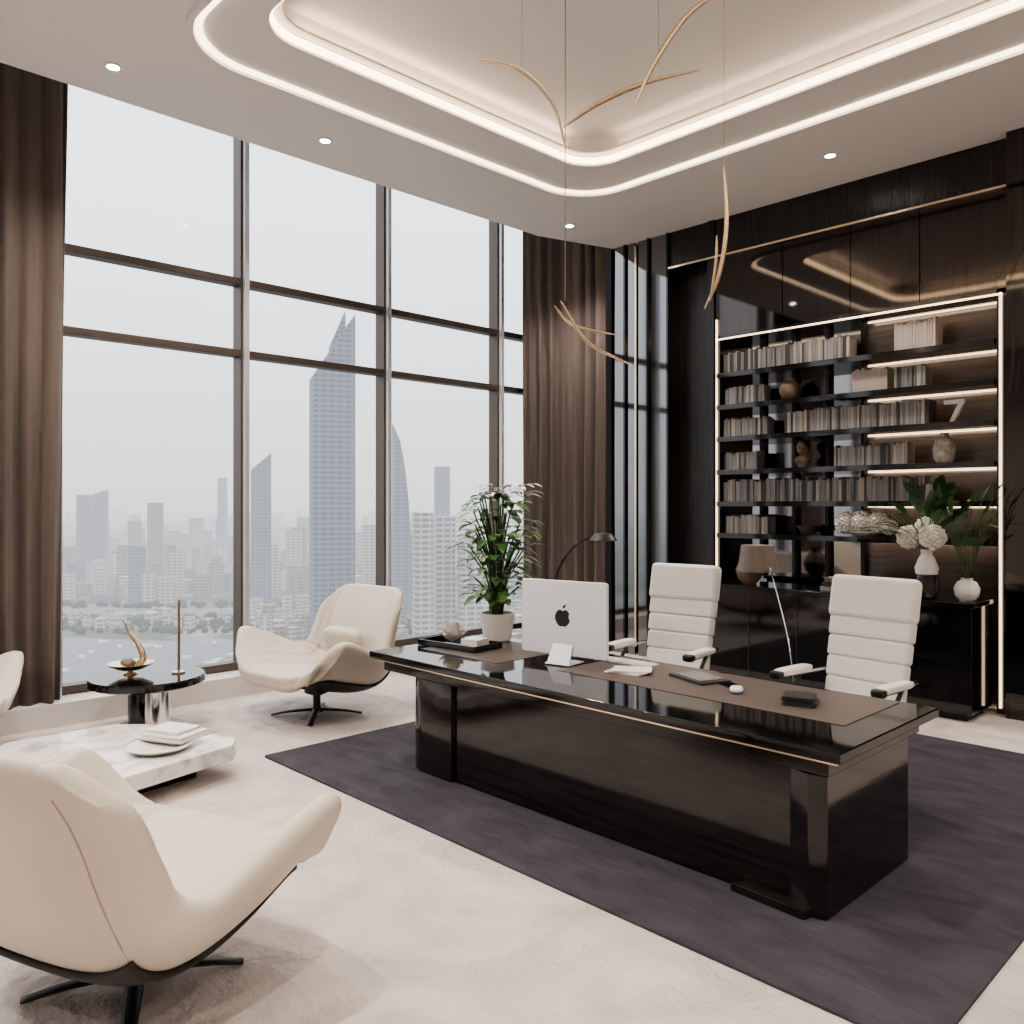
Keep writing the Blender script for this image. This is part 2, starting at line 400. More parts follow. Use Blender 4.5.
vase('dark_vase',(-4.15,7.2,.94),[(.06,0),(.11,.06),(.13,.14),(.09,.22),(.05,.26),(.06,.3),(.05,.3),(.04,.2)],mClay)
bk=grp('book_stack',(-3.25,7.2,.94))
for i in range(3): box('book_%d'%i,(0,0,.02+.04*i),(.3-.03*i,.2,.036),[mBook3,mBook2,mBook1][i],bk,.003,(0,0,.1*i))
fv=grp('flower_vase',(-2.50,7.10,.94))
lathe('vase_body',[(.06,0),(.085,.02),(.09,.16),(.08,.2)],mBlack,fv)
lathe('vase_neck',[(.08,.2),(.09,.25),(.06,.33),(.04,.36),(.05,.4),(.04,.4),(.03,.3)],mWhite,fv)
for i,(x,y,z,r) in enumerate([(-.13,-.02,.50,.095),(.06,-.04,.50,.10),(-.02,.04,.58,.08)]): flowerhead('bloom_%d'%i,(x,y,z),r,fv,i+9)
vs=[];fs=[];rnd=random.Random(3)
sv=[];sf=[]
for i in range(24):
    a=rnd.uniform(0,6.28); e=rnd.uniform(.5,1.35)
    d=Vector((math.cos(a)*math.cos(e),math.sin(a)*math.cos(e)*.4-.1,math.sin(e)))
    L=rnd.uniform(.25,.5); b=Vector((.0,0,.36))+d*L
    sweepd(smoothp([(0,0,.34),tuple(Vector((0,0,.36))+d*L*.5+Vector((0,0,.04))),tuple(b)],4),.004,5,vs=sv,fs=sf)
    leafd(vs,fs,b,d+Vector((0,-.3,-.1)),rnd.uniform(.16,.22),rnd.uniform(.045,.07),.8)
mk('foliage',vs,fs,mLeafD,fv,True); mk('stems',sv,sf,mStem,fv,True)
wv=grp('round_vase',(-2.22,7.16,.94))
lathe('vase_body',[(.05,0),(.085,.04),(.095,.1),(.07,.15),(.04,.165),(.045,.18),(.035,.18),(.03,.1)],mWhite,wv)
vs=[];fs=[]
for i in range(14):
    a=i*2.4; d=Vector((math.cos(a)*.3,math.sin(a)*.25,1)).normalized()
    p=[(0,0,.14),tuple(Vector((0,0,.14))+d*.3),tuple(Vector((0,0,.14))+d*(.45+.02*i))]
    sweepd(smoothp(p,4),.003,5,vs=vs,fs=fs); leafd(vs,fs,p[-1],d+Vector((.2,0,0)),.14,.03,.5)
    leafd(vs,fs,p[1],d+Vector((.3,-.3,0)),.13,.03,.6)
mk('twigs',vs,fs,mLeafD,wv,True)

fl=grp('floor_lamp',(-3.0,5.9,0))
lathe('base',[(.001,0),(.16,0),(.16,.02),(.02,.03)],mBlackM,fl)
tube('pole',[(0,0,.02),(-.13,.12,.62),(-.42,.38,1.15)],.005,mChrome,fl)
lathe('shade',[(.13,-.10),(.165,-.10),(.135,.12),(.12,.12)],mShade,fl,(-.60,.48,1.24))
tube('shade_arm',[(-.42,.38,1.15),(-.48,.42,1.20),(-.60,.48,1.24)],.005,mChrome,fl)

# ---------------------------------------------------------------- rug, desk
prism('rug',rr(-5.19,-.94,2.70,6.42,.02,2),0,.012,mRug)
dk=grp('desk',(0,0,0)); R0=.012
bx('top',-4.68,-1.45,3.20,4.28,.675,.72,mDeskTop,dk,.006)
bx('trim',-4.66,-1.47,3.215,4.265,.665,.676,mGold,dk)
bx('apron',-4.58,-1.52,3.25,4.22,.60,.665,mBlackH,dk,.004)
bx('main_carcass',-3.87,-1.66,3.275,4.06,R0,.60,mBlackH,dk,.004)
prism('side_cabinet',[(-3.885,3.25),(-3.885,4.08),(-4.41,4.08),(-4.41,3.51)]+[(-4.15+.26*math.cos(math.radians(a)),3.51+.26*math.sin(math.radians(a))) for a in range(187,271,7)],R0,.60,mBlackH,dk,.003)
bx('front_reveal',-3.884,-3.872,3.262,3.30,.02,.60,mBlack,dk)
prism('end_leg',[(-1.70,3.275),(-1.60,3.24),(-1.53,3.26),(-1.53,4.11),(-1.68,4.11)],R0,.60,mBlackH,dk,.005)
prism('foot',[(-1.95,3.22),(-1.60,3.20),(-1.58,3.27),(-1.90,3.30)],R0,.05,mBlackH,dk,.004)
bx('leather_inlay',-3.35,-1.62,3.62,4.24,.7195,.7235,mPad,dk,.002)
bx('leather_inlay_side',-4.5,-3.75,3.5,4.15,.7195,.7225,mPad,dk,.002)
ZT=.7235
pc=grp('desktop_computer',(-3.46,3.80,ZT),10)
sc=prism('screen_body',rr(-.31,.31,0,.46,.02,5),-.012,.014,mAlu,pc,.006); sc.rotation_euler=(math.radians(90),0,0); sc.location=(0,0,.05)
gl=prism('display_glass',rr(-.30,.30,0,.44,.012,4),0,.003,mDeskTop,pc); gl.rotation_euler=(math.radians(90),0,0); gl.location=(0,.016,.06)
mk('stand',[(-.07,-.014,.12),(.07,-.014,.12),(.08,-.07,.008),(-.08,-.07,.008),(-.07,-.012,.10),(.07,-.012,.10),(.08,-.06,.008),(-.08,-.06,.008)],[(0,1,2,3),(4,5,6,7),(0,1,5,4),(1,2,6,5),(2,3,7,6),(3,0,4,7)],mAlu,pc)
bx('stand_foot',-.09,.09,-.08,.09,0,.009,mAlu,pc,.003)
ap=[]
for i in range(40):
    a=2*math.pi*i/40; r=.056; x=r*math.cos(a); y=r*math.sin(a)*1.02
    if math.sin(a)>.6: y-= .014*math.exp(-(x/.015)**2)
    if math.sin(a)<-.6: y+= .009*math.exp(-(x/.012)**2)
    x*= 1-.14*(y<0)*abs(y)/.056
    bxx=x-.068; byy=y-.009; dd=math.hypot(bxx,byy)
    if dd<.027: x=.068+.027*bxx/max(dd,1e-5); y=.009+.027*byy/max(dd,1e-5)
    ap.append((x,y))
lg=prism('emblem',ap,0,.002,mBlackM,pc); lg.rotation_euler=(math.radians(90),0,0); lg.location=(.0,-.0145,.28)
lf=prism('emblem_leaf',[(0,.056),(.004,.074),(.022,.088),(.02,.068)],0,.002,mBlackM,pc); lf.rotation_euler=(math.radians(90),0,0); lf.location=(.0,-.0145,.28)
kb=grp('keyboard',(-3.20,4.08,ZT),4); bx('body',-.2,.2,-.06,.06,0,.012,mAlu,kb,.003)
for r in range(4): bx('key_row_%d'%r,-.19,.19,-.05+r*.026,-.03+r*.026,.012,.016,mWhite,kb)
tr=grp('serving_tray',(-4.38,3.74,ZT),6)
bx('base',-.27,.27,-.14,.14,0,.012,mBlack,tr,.003)
for n_,a in (('rim_a',(-.27,.27,-.14,-.13)),('rim_b',(-.27,.27,.13,.14)),('rim_c',(-.27,-.26,-.14,.14)),('rim_d',(.26,.27,-.14,.14))): bx(n_,*a,.0,.04,mBlack,tr,.002)
ro=grp('rose_sculpture',(-4.45,3.74,ZT+.0125))
vs=[];fs=[]
for k in range(6):
    for i in range(6):
        a=i*1.047+k*.5; d=Vector((math.cos(a),math.sin(a),.4+.5*k*.5)); leafd(vs,fs,Vector((0,0,.01+.012*k))+d*.01,d,.12-.009*k,.045,-.6,.35)
mk('petals',vs,fs,mFlow,ro,True)
wb=grp('tissue_box',(-4.24,3.76,ZT+.0125),10); bx('body',-.07,.07,-.07,.07,0,.05,mWhite,wb,.006)
prism('lid',rr(-.072,.072,-.072,.072,.01,3),.05,.056,mWhite,wb)
pl=grp('potted_plant',(-4.38,4.10,ZT))
lathe('pot',[(.085,0),(.10,.01),(.125,.19),(.125,.2),(.112,.2),(.105,.15)],mWhite,pl)
lathe('soil',[(.001,.17),(.108,.17),(.1,.15)],mSoil,pl)
vs=[];fs=[];v2=[];f2=[];sv=[];sf=[];rnd=random.Random(11)
for i in range(190):
    a=rnd.uniform(0,6.283); h=rnd.uniform(.30,1.06)
    rad=.24*math.sin(math.pi*min(1,(h-.16)/1.1))**.5*rnd.uniform(.3,1)
    b=Vector((math.cos(a)*rad,math.sin(a)*rad,h))
    if i%3==0: sweepd(smoothp([(math.cos(a)*.03,math.sin(a)*.03,.16),(b.x*.4,b.y*.4,.17+(b.z-.17)*.6),tuple(b)],4),.006,5,vs=sv,fs=sf)
    tgt=(v2,f2) if rnd.random()<.42 else (vs,fs)
    leafd(*tgt,b,Vector((math.cos(a),math.sin(a),rnd.uniform(0,.7))),rnd.uniform(.12,.17),rnd.uniform(.036,.055),.9)
mk('foliage_dark',vs,fs,mLeaf,pl,True); mk('foliage_light',v2,f2,mLeaf2,pl,True); mk('stems',sv,sf,mStem,pl,True)
vs=[];fs=[]
for i in range(30):
    a=i*2.4; q=.03+.15*((i*.37)%1); b=(.05+math.cos(a)*q,.03+math.sin(a)*q,1.08+.04*math.sin(i)); leafd(vs,fs,b,Vector((math.cos(a),math.sin(a),.3)),.12,.036,.8)
mk('blossoms',vs,fs,mFlow,pl,True)
lp=grp('desk_lamp',(-3.86,4.13,ZT))
lathe('base',[(.001,0),(.09,0),(.09,.015),(.02,.022),(.001,.022)],mBlackM,lp)
tube('arm',[(0,0,.02),(-.02,0,.22),(.02,.02,.52),(.13,.09,.71),(.24,.15,.76)],.009,mBlackM,lp)
lathe('head',[(.02,.03),(.05,.025),(.085,-.02),(.08,-.022),(.02,-.01)],mBlackM,lp,(.29,.18,.76),sx=1.2)
pp=grp('document_pile',(-3.02,3.86,ZT),12)
for i in range(4): box('sheet_%d'%i,(.01*i,.005*i,.003+.005*i),(.22,.16,.004),mPaper,pp,0,(0,0,.12*i))
nb=grp('notebook',(-2.62,4.0,ZT),-20); bx('cover',-.15,.15,-.1,.1,0,.014,mBook2,nb,.003); bx('pages',-.145,.148,-.095,.095,.003,.011,mPaper,nb); bx('tablet',-.12,.12,-.08,.08,.014,.02,mBook1,nb,.002)
ms=grp('computer_mouse',(-2.30,3.86,ZT),30); cushion('shell',(0,0,.016),(.07,.12,.032),mAlu,ms,e=.8); bx('wheel',-.004,.004,.02,.04,.028,.034,mBlackM,ms)
cs=grp('coaster_stack',(-1.95,3.86,ZT),20)
for i in range(4): prism('coaster_%d'%i,[(p[0]+.01*math.sin(i*2),p[1]) for p in rr(-.075,.075,-.075,.075,.012,4)],.012*i,.012*i+.008,mBook2,cs)
ph_=grp('smartphone',(-2.42,3.98,ZT),60); prism('body',rr(-.037,.037,-.075,.075,.01,4),0,.009,mDeskTop,ph_)

# ---------------------------------------------------------------- office chairs
def office_chair(loc,rz):
    g=grp('office_chair',loc,rz)
    box('seat',(0,.03,.46),(.54,.54,.11),mWhiteL,g,.045,seg=5)
    bx('seat_pan',-.2,.2,-.18,.22,.375,.405,mBlackM,g,.01)
    th=math.radians(12)
    bp=lambda h:(0,-.23-h*math.tan(th),.50+h)
    for i in range(4):
        h=.055+.125*i; p=bp(h); box('back_pad_%d'%i,(0,p[1]+.01,p[2]),(.49+.012*i,.085,.129),mWhiteL,g,.02,(th,0,0),seg=4)
    p=bp(.61); box('headrest',(0,p[1]+.018,p[2]),(.55,.105,.27),mWhiteL,g,.035,(th,0,0),seg=5)
    p=bp(.36); box('back_shell',(0,p[1]-.045,p[2]),(.46,.025,.70),mWhiteL,g,.012,(th,0,0))
    tube('spine',[(0,-.05,.39),(0,-.26,.39),(0,-.35,.52),(0,-.41,.75)],.022,mChrome,g)
    for s in (-1,1):
        q='l' if s<0 else 'r'
        tube('arm_frame_'+q,[(s*.2,.05,.39),(s*.29,.05,.41),(s*.32,.03,.55),(s*.32,-.05,.64)],.014,mBlackM,g)
        tube('arm_stay_'+q,[(s*.32,.2,.65),(s*.32,0,.645),(s*.28,-.30,.65)],.013,mChrome,g)
        cushion('arm_pad_'+q,(s*.32,.03,.67),(.075,.36,.045),mWhiteL,g,e=.45)
        cushion('arm_cap_'+q,(s*.32,.2,.66),(.08,.07,.05),mBlackM,g,e=.6)
    lathe('column',[(.03,.08),(.03,.25),(.02,.25),(.02,.38)],mChrome,g)
    for i in range(5):
        a=2*math.pi*i/5+.3; x,y=math.cos(a),math.sin(a)
        tube('star_leg_%d'%i,[(x*.02,y*.02,.10),(x*.3,y*.3,.075)],lambda t:.022-.008*t,mChrome,g,k=1)
        lathe('caster_%d'%i,[(.001,-.02),(.028,-.02),(.028,.02),(.001,.02)],mBlackM,g,(x*.3,y*.3,.0281),n=20,rot=(math.pi/2,0,a))
    return g
office_chair((-3.52,4.90,.012),186)
office_chair((-2.16,4.82,.012),174)

# ---------------------------------------------------------------- lounge chairs
HR=[
 [(0,.50,.335),(.20,.50,.335),(.36,.47,.35),(.44,.43,.38)],
 [(0,.49,.42),(.22,.48,.42),(.42,.43,.45),(.54,.40,.53)],
 [(0,.26,.42),(.24,.26,.42),(.44,.25,.50),(.61,.27,.68)],
 [(0,.0,.385),(.25,.0,.39),(.44,.0,.46),(.58,.03,.61)],
 [(0,-.22,.375),(.26,-.22,.385),(.41,-.22,.43),(.52,-.18,.51)],
 [(0,-.36,.46),(.26,-.35,.47),(.39,-.31,.50),(.46,-.27,.53)],
 [(0,-.43,.63),(.26,-.42,.63),(.38,-.38,.63),(.44,-.33,.65)],
 [(0,-.50,.82),(.26,-.49,.82),(.37,-.46,.82),(.43,-.41,.83)],
 [(0,-.57,.99),(.24,-.565,.99),(.34,-.545,.98),(.39,-.51,.95)]]
def lounge_mesh():
    rows=[]
    for r in HR:
        rows.append([Vector((-p[0],p[1],p[2])) for p in r[:0:-1]]+[Vector(p) for p in r])
    KS=10
    dense=[smoothp(r,KS) for r in rows]
    NC=len(dense[0]); cols=[smoothp([dense[i][c] for i in range(len(dense))],KS) for c in range(NC)]
    NR=len(cols[0]); P=[[cols[c][r] for c in range(NC)] for r in range(NR)]
    Nn=[[None]*NC for _ in range(NR)]
    for r in range(NR):
        for c in range(NC):
            du=P[min(r+1,NR-1)][c]-P[max(r-1,0)][c]; dv=P[r][min(c+1,NC-1)]-P[r][max(c-1,0)]
            Nn[r][c]=du.cross(dv).normalized()
    return P,Nn,NR,NC,KS
LP,LN,NR,NC,KS=lounge_mesh()
def lounge_parts():
    I=[[None]*NC for _ in range(NR)]; O=[[None]*NC for _ in range(NR)]
    for r in range(NR):
        for c in range(NC):
            rv=r/KS; cv=c/KS; b=0
            if .9<rv<4.7:
                for g in (3,2.4,3.6,1.8,4.2):
                    gg=3+(g-3)*(1.35-.14*rv); b-=.020*math.exp(-((cv-gg)/.06)**2)
            for g in (1.15,4.85): b-=.022*math.exp(-((cv-g)/.08)**2)
            b-=.028*math.exp(-((rv-4.75)/.12)**2)*(1 if 1.0<cv<5.0 else .3)
            if rv>4.8: b+=.03*math.sin(math.pi*min(1,(rv-4.8)/3.2))*max(0,1-((cv-3)/2.4)**4)
            n=LN[r][c]; I[r][c]=LP[r][c]+n*b
            ce=max(0,1-(abs(cv-3)/3)**3)
            tt=.09-.02*max(0,(rv-5))/3+.075*ce*math.exp(-((rv-3.9)/1.7)**2)
            O[r][c]=LP[r][c]-n*tt
    return I,O
LI,LO=lounge_parts()
def shell(I,O,name,mat,g,r0=0,r1=None,c0=0,c1=None,bulge=.45):
    r1=r1 or len(I)-1; c1=c1 or len(I[0])-1
    nr=r1-r0+1; nc=c1-c0+1; vs=[];fs=[]
    for A in(I,O):
        for r in range(nr):
            for c in range(nc): vs.append(A[r0+r][c0+c])
    off=nr*nc; idx=lambda r,c:r*nc+c
    for r in range(nr-1):
        for c in range(nc-1):
            q=(idx(r,c),idx(r,c+1),idx(r+1,c+1),idx(r+1,c)); fs.append(q); fs.append(tuple(off+i for i in q[::-1]))
    loop=[(0,c) for c in range(nc-1)]+[(r,nc-1) for r in range(nr-1)]+[(nr-1,c) for c in range(nc-1,0,-1)]+[(r,0) for r in range(nr-1,0,-1)]
    rings=[]
    for k,(w,ob) in enumerate(((.2,.7),(.5,1),(.8,.7))):
        rg=[]
        for r,c in loop:
            a=I[r0+r][c0+c]; b=O[r0+r][c0+c]
            ri=min(max(r,1),nr-2); ci=min(max(c,1),nc-2)
            out=(a-I[r0+ri][c0+ci]).normalized()
            rg.append(len(vs)); vs.append(a.lerp(b,w)+out*(a-b).length*bulge*ob)
        rings.append(rg)
    L=len(loop); seq=[[idx(*p) for p in loop]]+rings+[[off+idx(*p) for p in loop]]
    for a,b in zip(seq[:-1],seq[1:]):
        for i in range(L): j=(i+1)%L; fs.append((a[i],a[j],b[j],b[i]))
    return mk(name,vs,fs,mat,g,True)
def lounge(loc,rz,pillow=True):
    g=grp('lounge_chair',loc,rz)
    shell(LI,LO,'upholstered_shell',mLeather,g)
    A=[[LO[r][c]-LN[r][c]*.001 for c in range(NC)] for r in range(NR)]
    B=[[LO[r][c]-LN[r][c]*.022 for c in range(NC)] for r in range(NR)]
    shell(A,B,'under_shell',mBlackM,g,int(1.6*KS),int(4.6*KS),int(1.2*KS),int(4.8*KS),.2)
    if pillow: cushion('lumbar_pillow',(0,-.27,.57),(.44,.13,.24),mLeather,g,e=.55,rot=(math.radians(-20),0,0))
    for s in(1,-1):
        cc=30+s*17
        tube('seam_%s'%('r' if s>0 else 'l'),[LO[r][cc]+LN[r][cc]*.002 for r in range(46,NR,5)],.004,mSeam,g,n=6)
    lathe('column',[(.05,.03),(.045,.05),(.03,.07),(.03,.16),(.10,.19),(.10,.22)],mBlackM,g)
    for i in range(4):
        a=math.pi/4+i*math.pi/2; x,y=math.cos(a),math.sin(a)
        tube('leg_%d'%i,[(x*.02,y*.02,.05),(x*.22,y*.22,.035),(x*.36,y*.36,.012)],lambda t:.034-.012*t,mBlackM,g,flat=.34)
    return g
lounge((-5.93,3.55,0),186)
lounge((-3.05,1.10,0),21)
lounge((-6.42,.86,0),-60,False)

# ---------------------------------------------------------------- coffee tables
ct=grp('marble_coffee_table',(0,0,0))
prism('slab',[(-5.96,1.36),(-5.95,2.0),(-5.80,2.16),(-5.05,2.44),(-4.92,2.36),(-4.74,1.62),(-4.80,.95),(-5.5,.95)],.11,.21,mMarble,ct,.012)
prism('plinth',[(-5.6,1.3),(-5.6,2.0),(-5.1,2.2),(-5.0,1.6),(-5.05,1.1)],0,.11,mBlackM,ct)
rt=grp('round_side_table',(-6.38,2.38,0))
lathe('base_disc',[(.001,0),(.30,0),(.30,.025),(.27,.035),(.001,.035)],mChrome,rt)
lathe('pedestal_dark',[(.12,.035),(.12,.36),(.001,.36)],mBlack,rt,(-.05,0,0))
lathe('pedestal_chrome',[(.09,.035),(.09,.36),(.001,.36)],mChrome,rt,(.11,.03,0))
lathe('top',[(.001,.36),(.38,.36),(.41,.375),(.41,.415),(.40,.425),(.001,.425)],mDeskTop,rt)
bw=grp('bronze_bowl',(-6.50,2.30,.425))
lathe('foot',[(.05,0),(.05,.01),(.02,.02),(.02,.035)],mGold,bw)
lathe('dish',[(.02,.03),(.09,.04),(.16,.075),(.165,.085),(.155,.085),(.08,.055)],mGold,bw)
tube('swan_neck',[(.04,.02,.06),(.09,.06,.12),(.06,.04,.22),(.0,.0,.30),(-.03,-.02,.37),(-.06,-.04,.40)],lambda t:.024*(1-t)+.007,mGold,bw)
cushion('pebble',(.0,-.02,.09),(.13,.1,.06),mClay,bw,e=.9)
rs=grp('candle_stand',(-6.30,2.58,.425))
lathe('foot',[(.001,0),(.05,0),(.05,.012),(.001,.015)],mGold,rs); bx('rod',-.009,.009,-.009,.009,.012,.56,mGold,rs,.002)
lathe('ceramic_dish',[(.08,0),(.15,.012),(.19,.035),(.18,.04),(.1,.02),(.001,.018)],mWhite,None,(-5.12,1.98,.21))
pb=grp('open_book',(-5.20,2.10,.25),25)
box('cover',(0,0,.010),(.34,.26,.018),mPaper,pb,.004); box('pages',(0.01,0,.03),(.31,.24,.02),mWhite,pb,.006); box('pages_top',(-.02,.01,.05),(.26,.2,.018),mPaper,pb,.006)

# ---------------------------------------------------------------- chandelier
ch=grp('chandelier',(-3.59,3.48,0),45.9)
BL=[[(-.204,.1,4.43),(.048,.05,4.34),(.24,0,4.12),(.32,0,3.86)],
 [(.31,0,3.97),(.53,.05,4.14),(.83,.12,4.30),(1.18,.2,4.42)],
 [(.72,-.1,4.04),(.84,-.12,4.30),(1.05,-.15,4.58),(1.34,-.2,4.72)],
 [(1.30,.1,3.80),(1.315,.1,3.41),(1.27,.1,3.11),(1.18,.1,2.90)],
 [(.26,.1,2.92),(.38,.1,2.80),(.65,.15,2.75)],
 [(.29,.0,2.93),(.45,-.05,2.67),(.71,-.1,2.52)],
 [(1.23,.0,3.32),(1.225,0,3.15),(1.19,0,2.92)]]
for i,b in enumerate(BL):
    tube('blade_%d'%i,b,lambda t:.003+(.012 if i<4 else .007)*math.sin(math.pi*min(1,max(0,t)))**.7,mGold,ch,n=10,flat=.25,k=12,up=Vector((0,1,.6)))
mWire=M('wire',(.45,.38,.3),.4,metal=1)
for i,(x,y,z) in enumerate([(.32,0,2.93),(.86,-.12,4.28),(1.30,.1,3.8),(.06,.05,4.3)]):
    tube('wire_%d'%i,[(x,y,z),(x,y,4.90)],.0015 if i else .003,mWire,ch,n=5,k=1)

# ---------------------------------------------------------------- city outside
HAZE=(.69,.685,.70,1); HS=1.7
def hazemat(name,base,grid=True,scale=2500.):  # aerial haze painted in: glowing haze colour mixed over surfaces by distance
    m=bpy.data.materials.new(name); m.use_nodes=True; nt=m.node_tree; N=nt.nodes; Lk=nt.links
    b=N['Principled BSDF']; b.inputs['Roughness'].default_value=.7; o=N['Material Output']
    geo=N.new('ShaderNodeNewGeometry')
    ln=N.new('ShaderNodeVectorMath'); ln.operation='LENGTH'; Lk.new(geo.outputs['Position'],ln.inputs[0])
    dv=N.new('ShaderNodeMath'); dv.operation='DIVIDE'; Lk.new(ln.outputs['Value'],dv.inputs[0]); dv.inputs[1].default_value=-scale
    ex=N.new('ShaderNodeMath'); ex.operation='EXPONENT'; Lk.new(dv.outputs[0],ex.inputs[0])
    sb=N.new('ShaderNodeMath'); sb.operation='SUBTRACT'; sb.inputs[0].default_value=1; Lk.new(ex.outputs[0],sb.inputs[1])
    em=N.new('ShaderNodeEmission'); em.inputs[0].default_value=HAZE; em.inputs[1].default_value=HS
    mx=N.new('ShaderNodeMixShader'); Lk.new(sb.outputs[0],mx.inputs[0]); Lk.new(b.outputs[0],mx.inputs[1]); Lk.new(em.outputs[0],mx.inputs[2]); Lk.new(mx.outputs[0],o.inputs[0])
    if grid:
        sx=N.new('ShaderNodeSeparateXYZ'); Lk.new(geo.outputs['Position'],sx.inputs[0])
        def saw(sock,per,th):
            d=N.new('ShaderNodeMath'); d.operation='DIVIDE'; Lk.new(sock,d.inputs[0]); d.inputs[1].default_value=per
            f=N.new('ShaderNodeMath'); f.operation='FRACT'; Lk.new(d.outputs[0],f.inputs[0])
            g=N.new('ShaderNodeMath'); g.operation='GREATER_THAN'; Lk.new(f.outputs[0],g.inputs[0]); g.inputs[1].default_value=th; return g.outputs[0]
        z=saw(sx.outputs['Z'],4.2,.4); y=saw(sx.outputs['Y'],6,.2)
        mu=N.new('ShaderNodeMath'); mu.operation='MULTIPLY'; Lk.new(z,mu.inputs[0]); Lk.new(y,mu.inputs[1])
        r=N.new('ShaderNodeMix'); r.data_type='RGBA'; Lk.new(mu.outputs[0],r.inputs[0])
        r.inputs[6].default_value=(*base,1); r.inputs[7].default_value=(base[0]*.3,base[1]*.33,base[2]*.4,1)
        Lk.new(r.outputs[2],b.inputs['Base Color'])
    else:
        n=N.new('ShaderNodeTexNoise'); n.inputs['Scale'].default_value=.014; n.inputs['Detail'].default_value=10; Lk.new(geo.outputs['Position'],n.inputs['Vector'])
        r=N.new('ShaderNodeValToRGB'); r.color_ramp.elements[0].position=.46; r.color_ramp.elements[1].position=.60
        r.color_ramp.elements[0].color=(.035,.06,.03,1); r.color_ramp.elements[1].color=(*base,1)
        Lk.new(n.outputs['Fac'],r.inputs['Fac']); Lk.new(r.outputs[0],b.inputs['Base Color'])
    return m
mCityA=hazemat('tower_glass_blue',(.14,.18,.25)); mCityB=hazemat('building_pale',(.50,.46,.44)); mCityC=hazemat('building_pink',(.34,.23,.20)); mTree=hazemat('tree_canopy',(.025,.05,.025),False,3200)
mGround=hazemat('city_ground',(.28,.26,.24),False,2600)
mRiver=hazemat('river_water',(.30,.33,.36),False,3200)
pb_=mRiver.node_tree.nodes['Principled BSDF']
for l in list(mRiver.node_tree.links):
    if l.to_node==pb_: mRiver.node_tree.links.remove(l)
pb_.inputs['Base Color'].default_value=(.19,.20,.22,1); pb_.inputs['Roughness'].default_value=.5; pb_.inputs['Specular IOR Level'].default_value=.25
GZ=-120
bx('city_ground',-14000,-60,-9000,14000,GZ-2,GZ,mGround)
F=Vector((-.718,.696,0)); Rr=Vector((.696,.718,0))
def bear(t,D): return F*D+Rr*(t*D)
cv=[];cf=[];cm=[]
def tower(t0,t1,D,ztop,mat=0,slant=0,rot=0,taper=1,depth=None):
    a=bear(t0,D);b=bear(t1,D); c=(a+b)/2; wd=(b-a).length/1.25; dp=depth or wd
    n=len(cv); ca,sa=math.cos(rot),math.sin(rot)
    for z,k in((GZ,1),(ztop,taper)):
        for sx,sy in((-1,-1),(1,-1),(1,1),(-1,1)):
            x=sx*wd/2*k; y=sy*dp/2*k
            p=c+Rr*(x*ca-y*sa)+F*(x*sa+y*ca)
            zz=z+(slant*sx/2 if z==ztop else 0); cv.append((p.x,p.y,zz))
    for f in((0,1,5,4),(1,2,6,5),(2,3,7,6),(3,0,4,7),(4,5,6,7)): cf.append(tuple(n+i for i in f)); cm.append(mat)
def U(u): return (u-512)/832
def tw(u0,u1,vt,D,**k): tower(U(u0),U(u1),D,1.7+(505-vt)*D/832,**k)
tw(307,357,348,700,mat=0,slant=52,rot=.35)
tw(322,352,330,720,mat=0,slant=30,rot=.35,taper=.6)
tw(249,273,462,1000,mat=0,slant=20,rot=.3)
tw(77,92,495,1400,rot=.2); tw(92,108,493,1450,rot=.2,slant=8); tw(217,228,478,1900,taper=.8); tw(147,164,503,1250,mat=2,rot=.3)
tw(433,451,467,1300,rot=.2); tw(412,433,513,620,mat=1,rot=.4); tw(428,455,516,650,mat=1,rot=.4); tw(456,482,545,640,mat=1,rot=.2)
tw(118,132,545,1150,mat=2);tw(168,184,552,1100,mat=1,rot=.4);tw(285,303,530,1200,mat=1,rot=.3);tw(262,280,545,1100,mat=1,rot=.4)
tw(190,203,518,1900);tw(232,244,535,1300,mat=1);tw(360,378,525,1100,mat=1,rot=.2);tw(52,62,540,1500,mat=2);tw(132,144,530,1900);tw(200,212,530,2100)
def sail(u0,u1,vt,D):
    H=12; n0=len(cv); zt=1.7+(505-vt)*D/832
    for j in range(H+1):
        f=j/H; k=math.sqrt(max(0,1-f**1.7)); a=U(u0); bb=U(u0)+(U(u1)-U(u0))*max(.06,k)
        for t_,dd in((a,0),(bb,0),(bb,25),(a,25)):
            p=bear(t_,D+dd); cv.append((p.x,p.y,GZ+(zt-GZ)*f))
    for j in range(H):
        for i in range(4):
            a=n0+j*4+i;b=n0+j*4+(i+1)%4; cf.append((a,b,b+4,a+4)); cm.append(0)
sail(392,414,425,900)
rnd=random.Random(5)
for i in range(3600):
    D=1000+4500*rnd.random()**1.2; t=rnd.uniform(-1.4,.6)
    wpx=rnd.uniform(8,22)*(1+D/3500); h=rnd.uniform(8,42)*(1 if rnd.random()<.86 else 2.3)
    tower(t,t+wpx/D,D,GZ+h,mat=rnd.choice([0,1,1,2,2]),rot=rnd.uniform(0,1.2))
for i in range(420):
    D=rnd.uniform(560,1000); t=rnd.uniform(-.32,.4)
    tower(t,t+rnd.uniform(8,20)/D,D,GZ+rnd.uniform(5,22),mat=rnd.choice([1,1,2]),rot=rnd.uniform(0,1.2))
for i in range(260):
    D=rnd.uniform(330,520); t=rnd.uniform(-1.2,.4)
    tower(t,t+rnd.uniform(5,16)/D,D,GZ+rnd.uniform(3,9),mat=1,rot=rnd.uniform(0,1.2))
for i in range(120):
    D=rnd.uniform(800,890); t=rnd.uniform(-1.0,-.2)
    tower(t,t+rnd.uniform(6,14)/D,D,GZ+rnd.uniform(6,14),mat=1,rot=rnd.uniform(0,1.2))
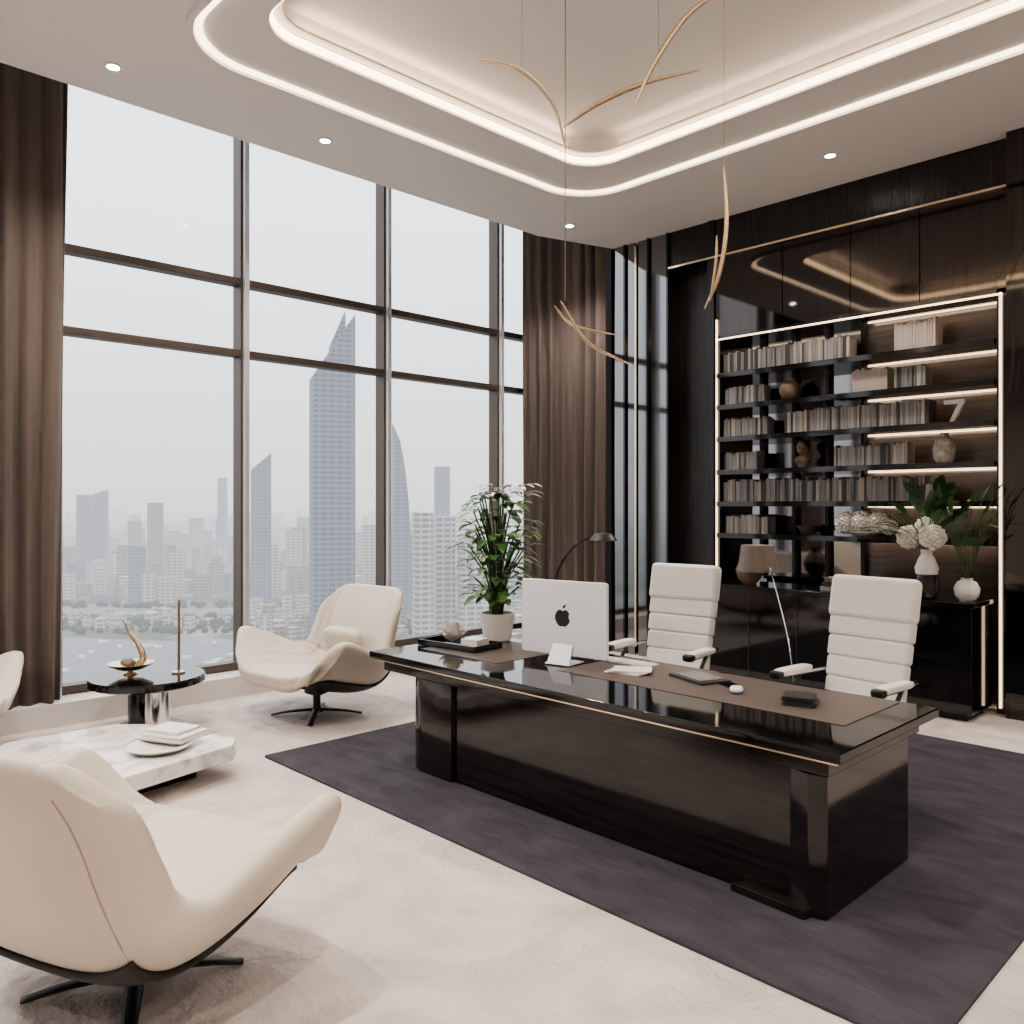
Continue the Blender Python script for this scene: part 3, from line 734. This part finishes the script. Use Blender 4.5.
mk('city_skyline',cv,cf,None,mats=[mCityA,mCityB,mCityC],fm=cm)
bm=bmesh.new()
for i in range(1300):
    D=rnd.choice([rnd.uniform(780,890),rnd.uniform(780,890),rnd.uniform(975,1010),rnd.uniform(440,545)]); t=rnd.uniform(-1.0,.1); p=bear(t,D)
    r=rnd.uniform(2,6); blob(bm,(p.x,p.y,GZ+r*.6),r,1,(1,1,.8))
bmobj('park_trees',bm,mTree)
A=[];B=[];A2=[];B2=[]
for i in range(41):
    t=-1.6+1.45*i/40
    A.append(bear(t,560+35*math.sin(t*5))); B.append(bear(t,780+40*math.sin(t*7+1)-150*max(0,t+.4)))
    A2.append(bear(t,900+25*math.sin(t*9))); B2.append(bear(t,965+25*math.sin(t*8)))
vs=[(p.x,p.y,GZ+.5) for p in A+B+A2+B2]
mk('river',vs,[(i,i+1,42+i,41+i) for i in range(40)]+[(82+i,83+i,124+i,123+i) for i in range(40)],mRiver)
bv=[];bf=[]
for i in range(30):
    D=rnd.uniform(590,740); t=rnd.uniform(-.62,-.28); p=bear(t,D); a=rnd.uniform(0,3.14); k=len(bv); L=rnd.uniform(6,13); Wd=L*.3
    for z,s in((.6,.85),(3.0,1)):
        for x,y in((-1,-.5),(.5,-.5),(1.1,0),(.5,.5),(-1,.5)):
            X=x*L*s*.5; Y=y*Wd*s; bv.append((p.x+X*math.cos(a)-Y*math.sin(a),p.y+X*math.sin(a)+Y*math.cos(a),GZ+z))
    bf.append(tuple(range(k+5,k+10))); bf+= [(k+j,k+(j+1)%5,k+5+(j+1)%5,k+5+j) for j in range(5)]
mk('boats',bv,bf,mWhite)

# ---------------------------------------------------------------- world
W=bpy.data.worlds.new('World'); S.world=W; W.use_nodes=True; nt=W.node_tree
bg=nt.nodes['Background']; tc=nt.nodes.new('ShaderNodeTexCoord'); sx=nt.nodes.new('ShaderNodeSeparateXYZ'); r=nt.nodes.new('ShaderNodeValToRGB')
nt.links.new(tc.outputs['Generated'],sx.inputs[0]); nt.links.new(sx.outputs['Z'],r.inputs[0]); nt.links.new(r.outputs[0],bg.inputs[0])
r.color_ramp.elements[0].position=0; r.color_ramp.elements[0].color=(.60,.59,.605,1)
r.color_ramp.elements[1].position=.35; r.color_ramp.elements[1].color=(.95,.97,1.0,1)
bg.inputs[1].default_value=2.1
l=bpy.data.lights.new('window_portal','AREA'); l.shape='RECTANGLE'; l.size=5.2; l.size_y=10.5
l.cycles.is_portal=True
lo=bpy.data.objects.new('window_portal',l); lo.location=(XW-.25,2.6,2.8); lo.rotation_euler=(0,math.radians(-90),0); C.objects.link(lo)

cam=bpy.data.cameras.new('camera'); cam.lens=29.25; cam.sensor_width=36; cam.shift_y=-.007; cam.clip_end=20000
co=bpy.data.objects.new('camera',cam); co.location=(0,0,1.7); co.rotation_euler=(math.radians(90),0,math.atan2(.718,.696)); C.objects.link(co)
S.camera=co
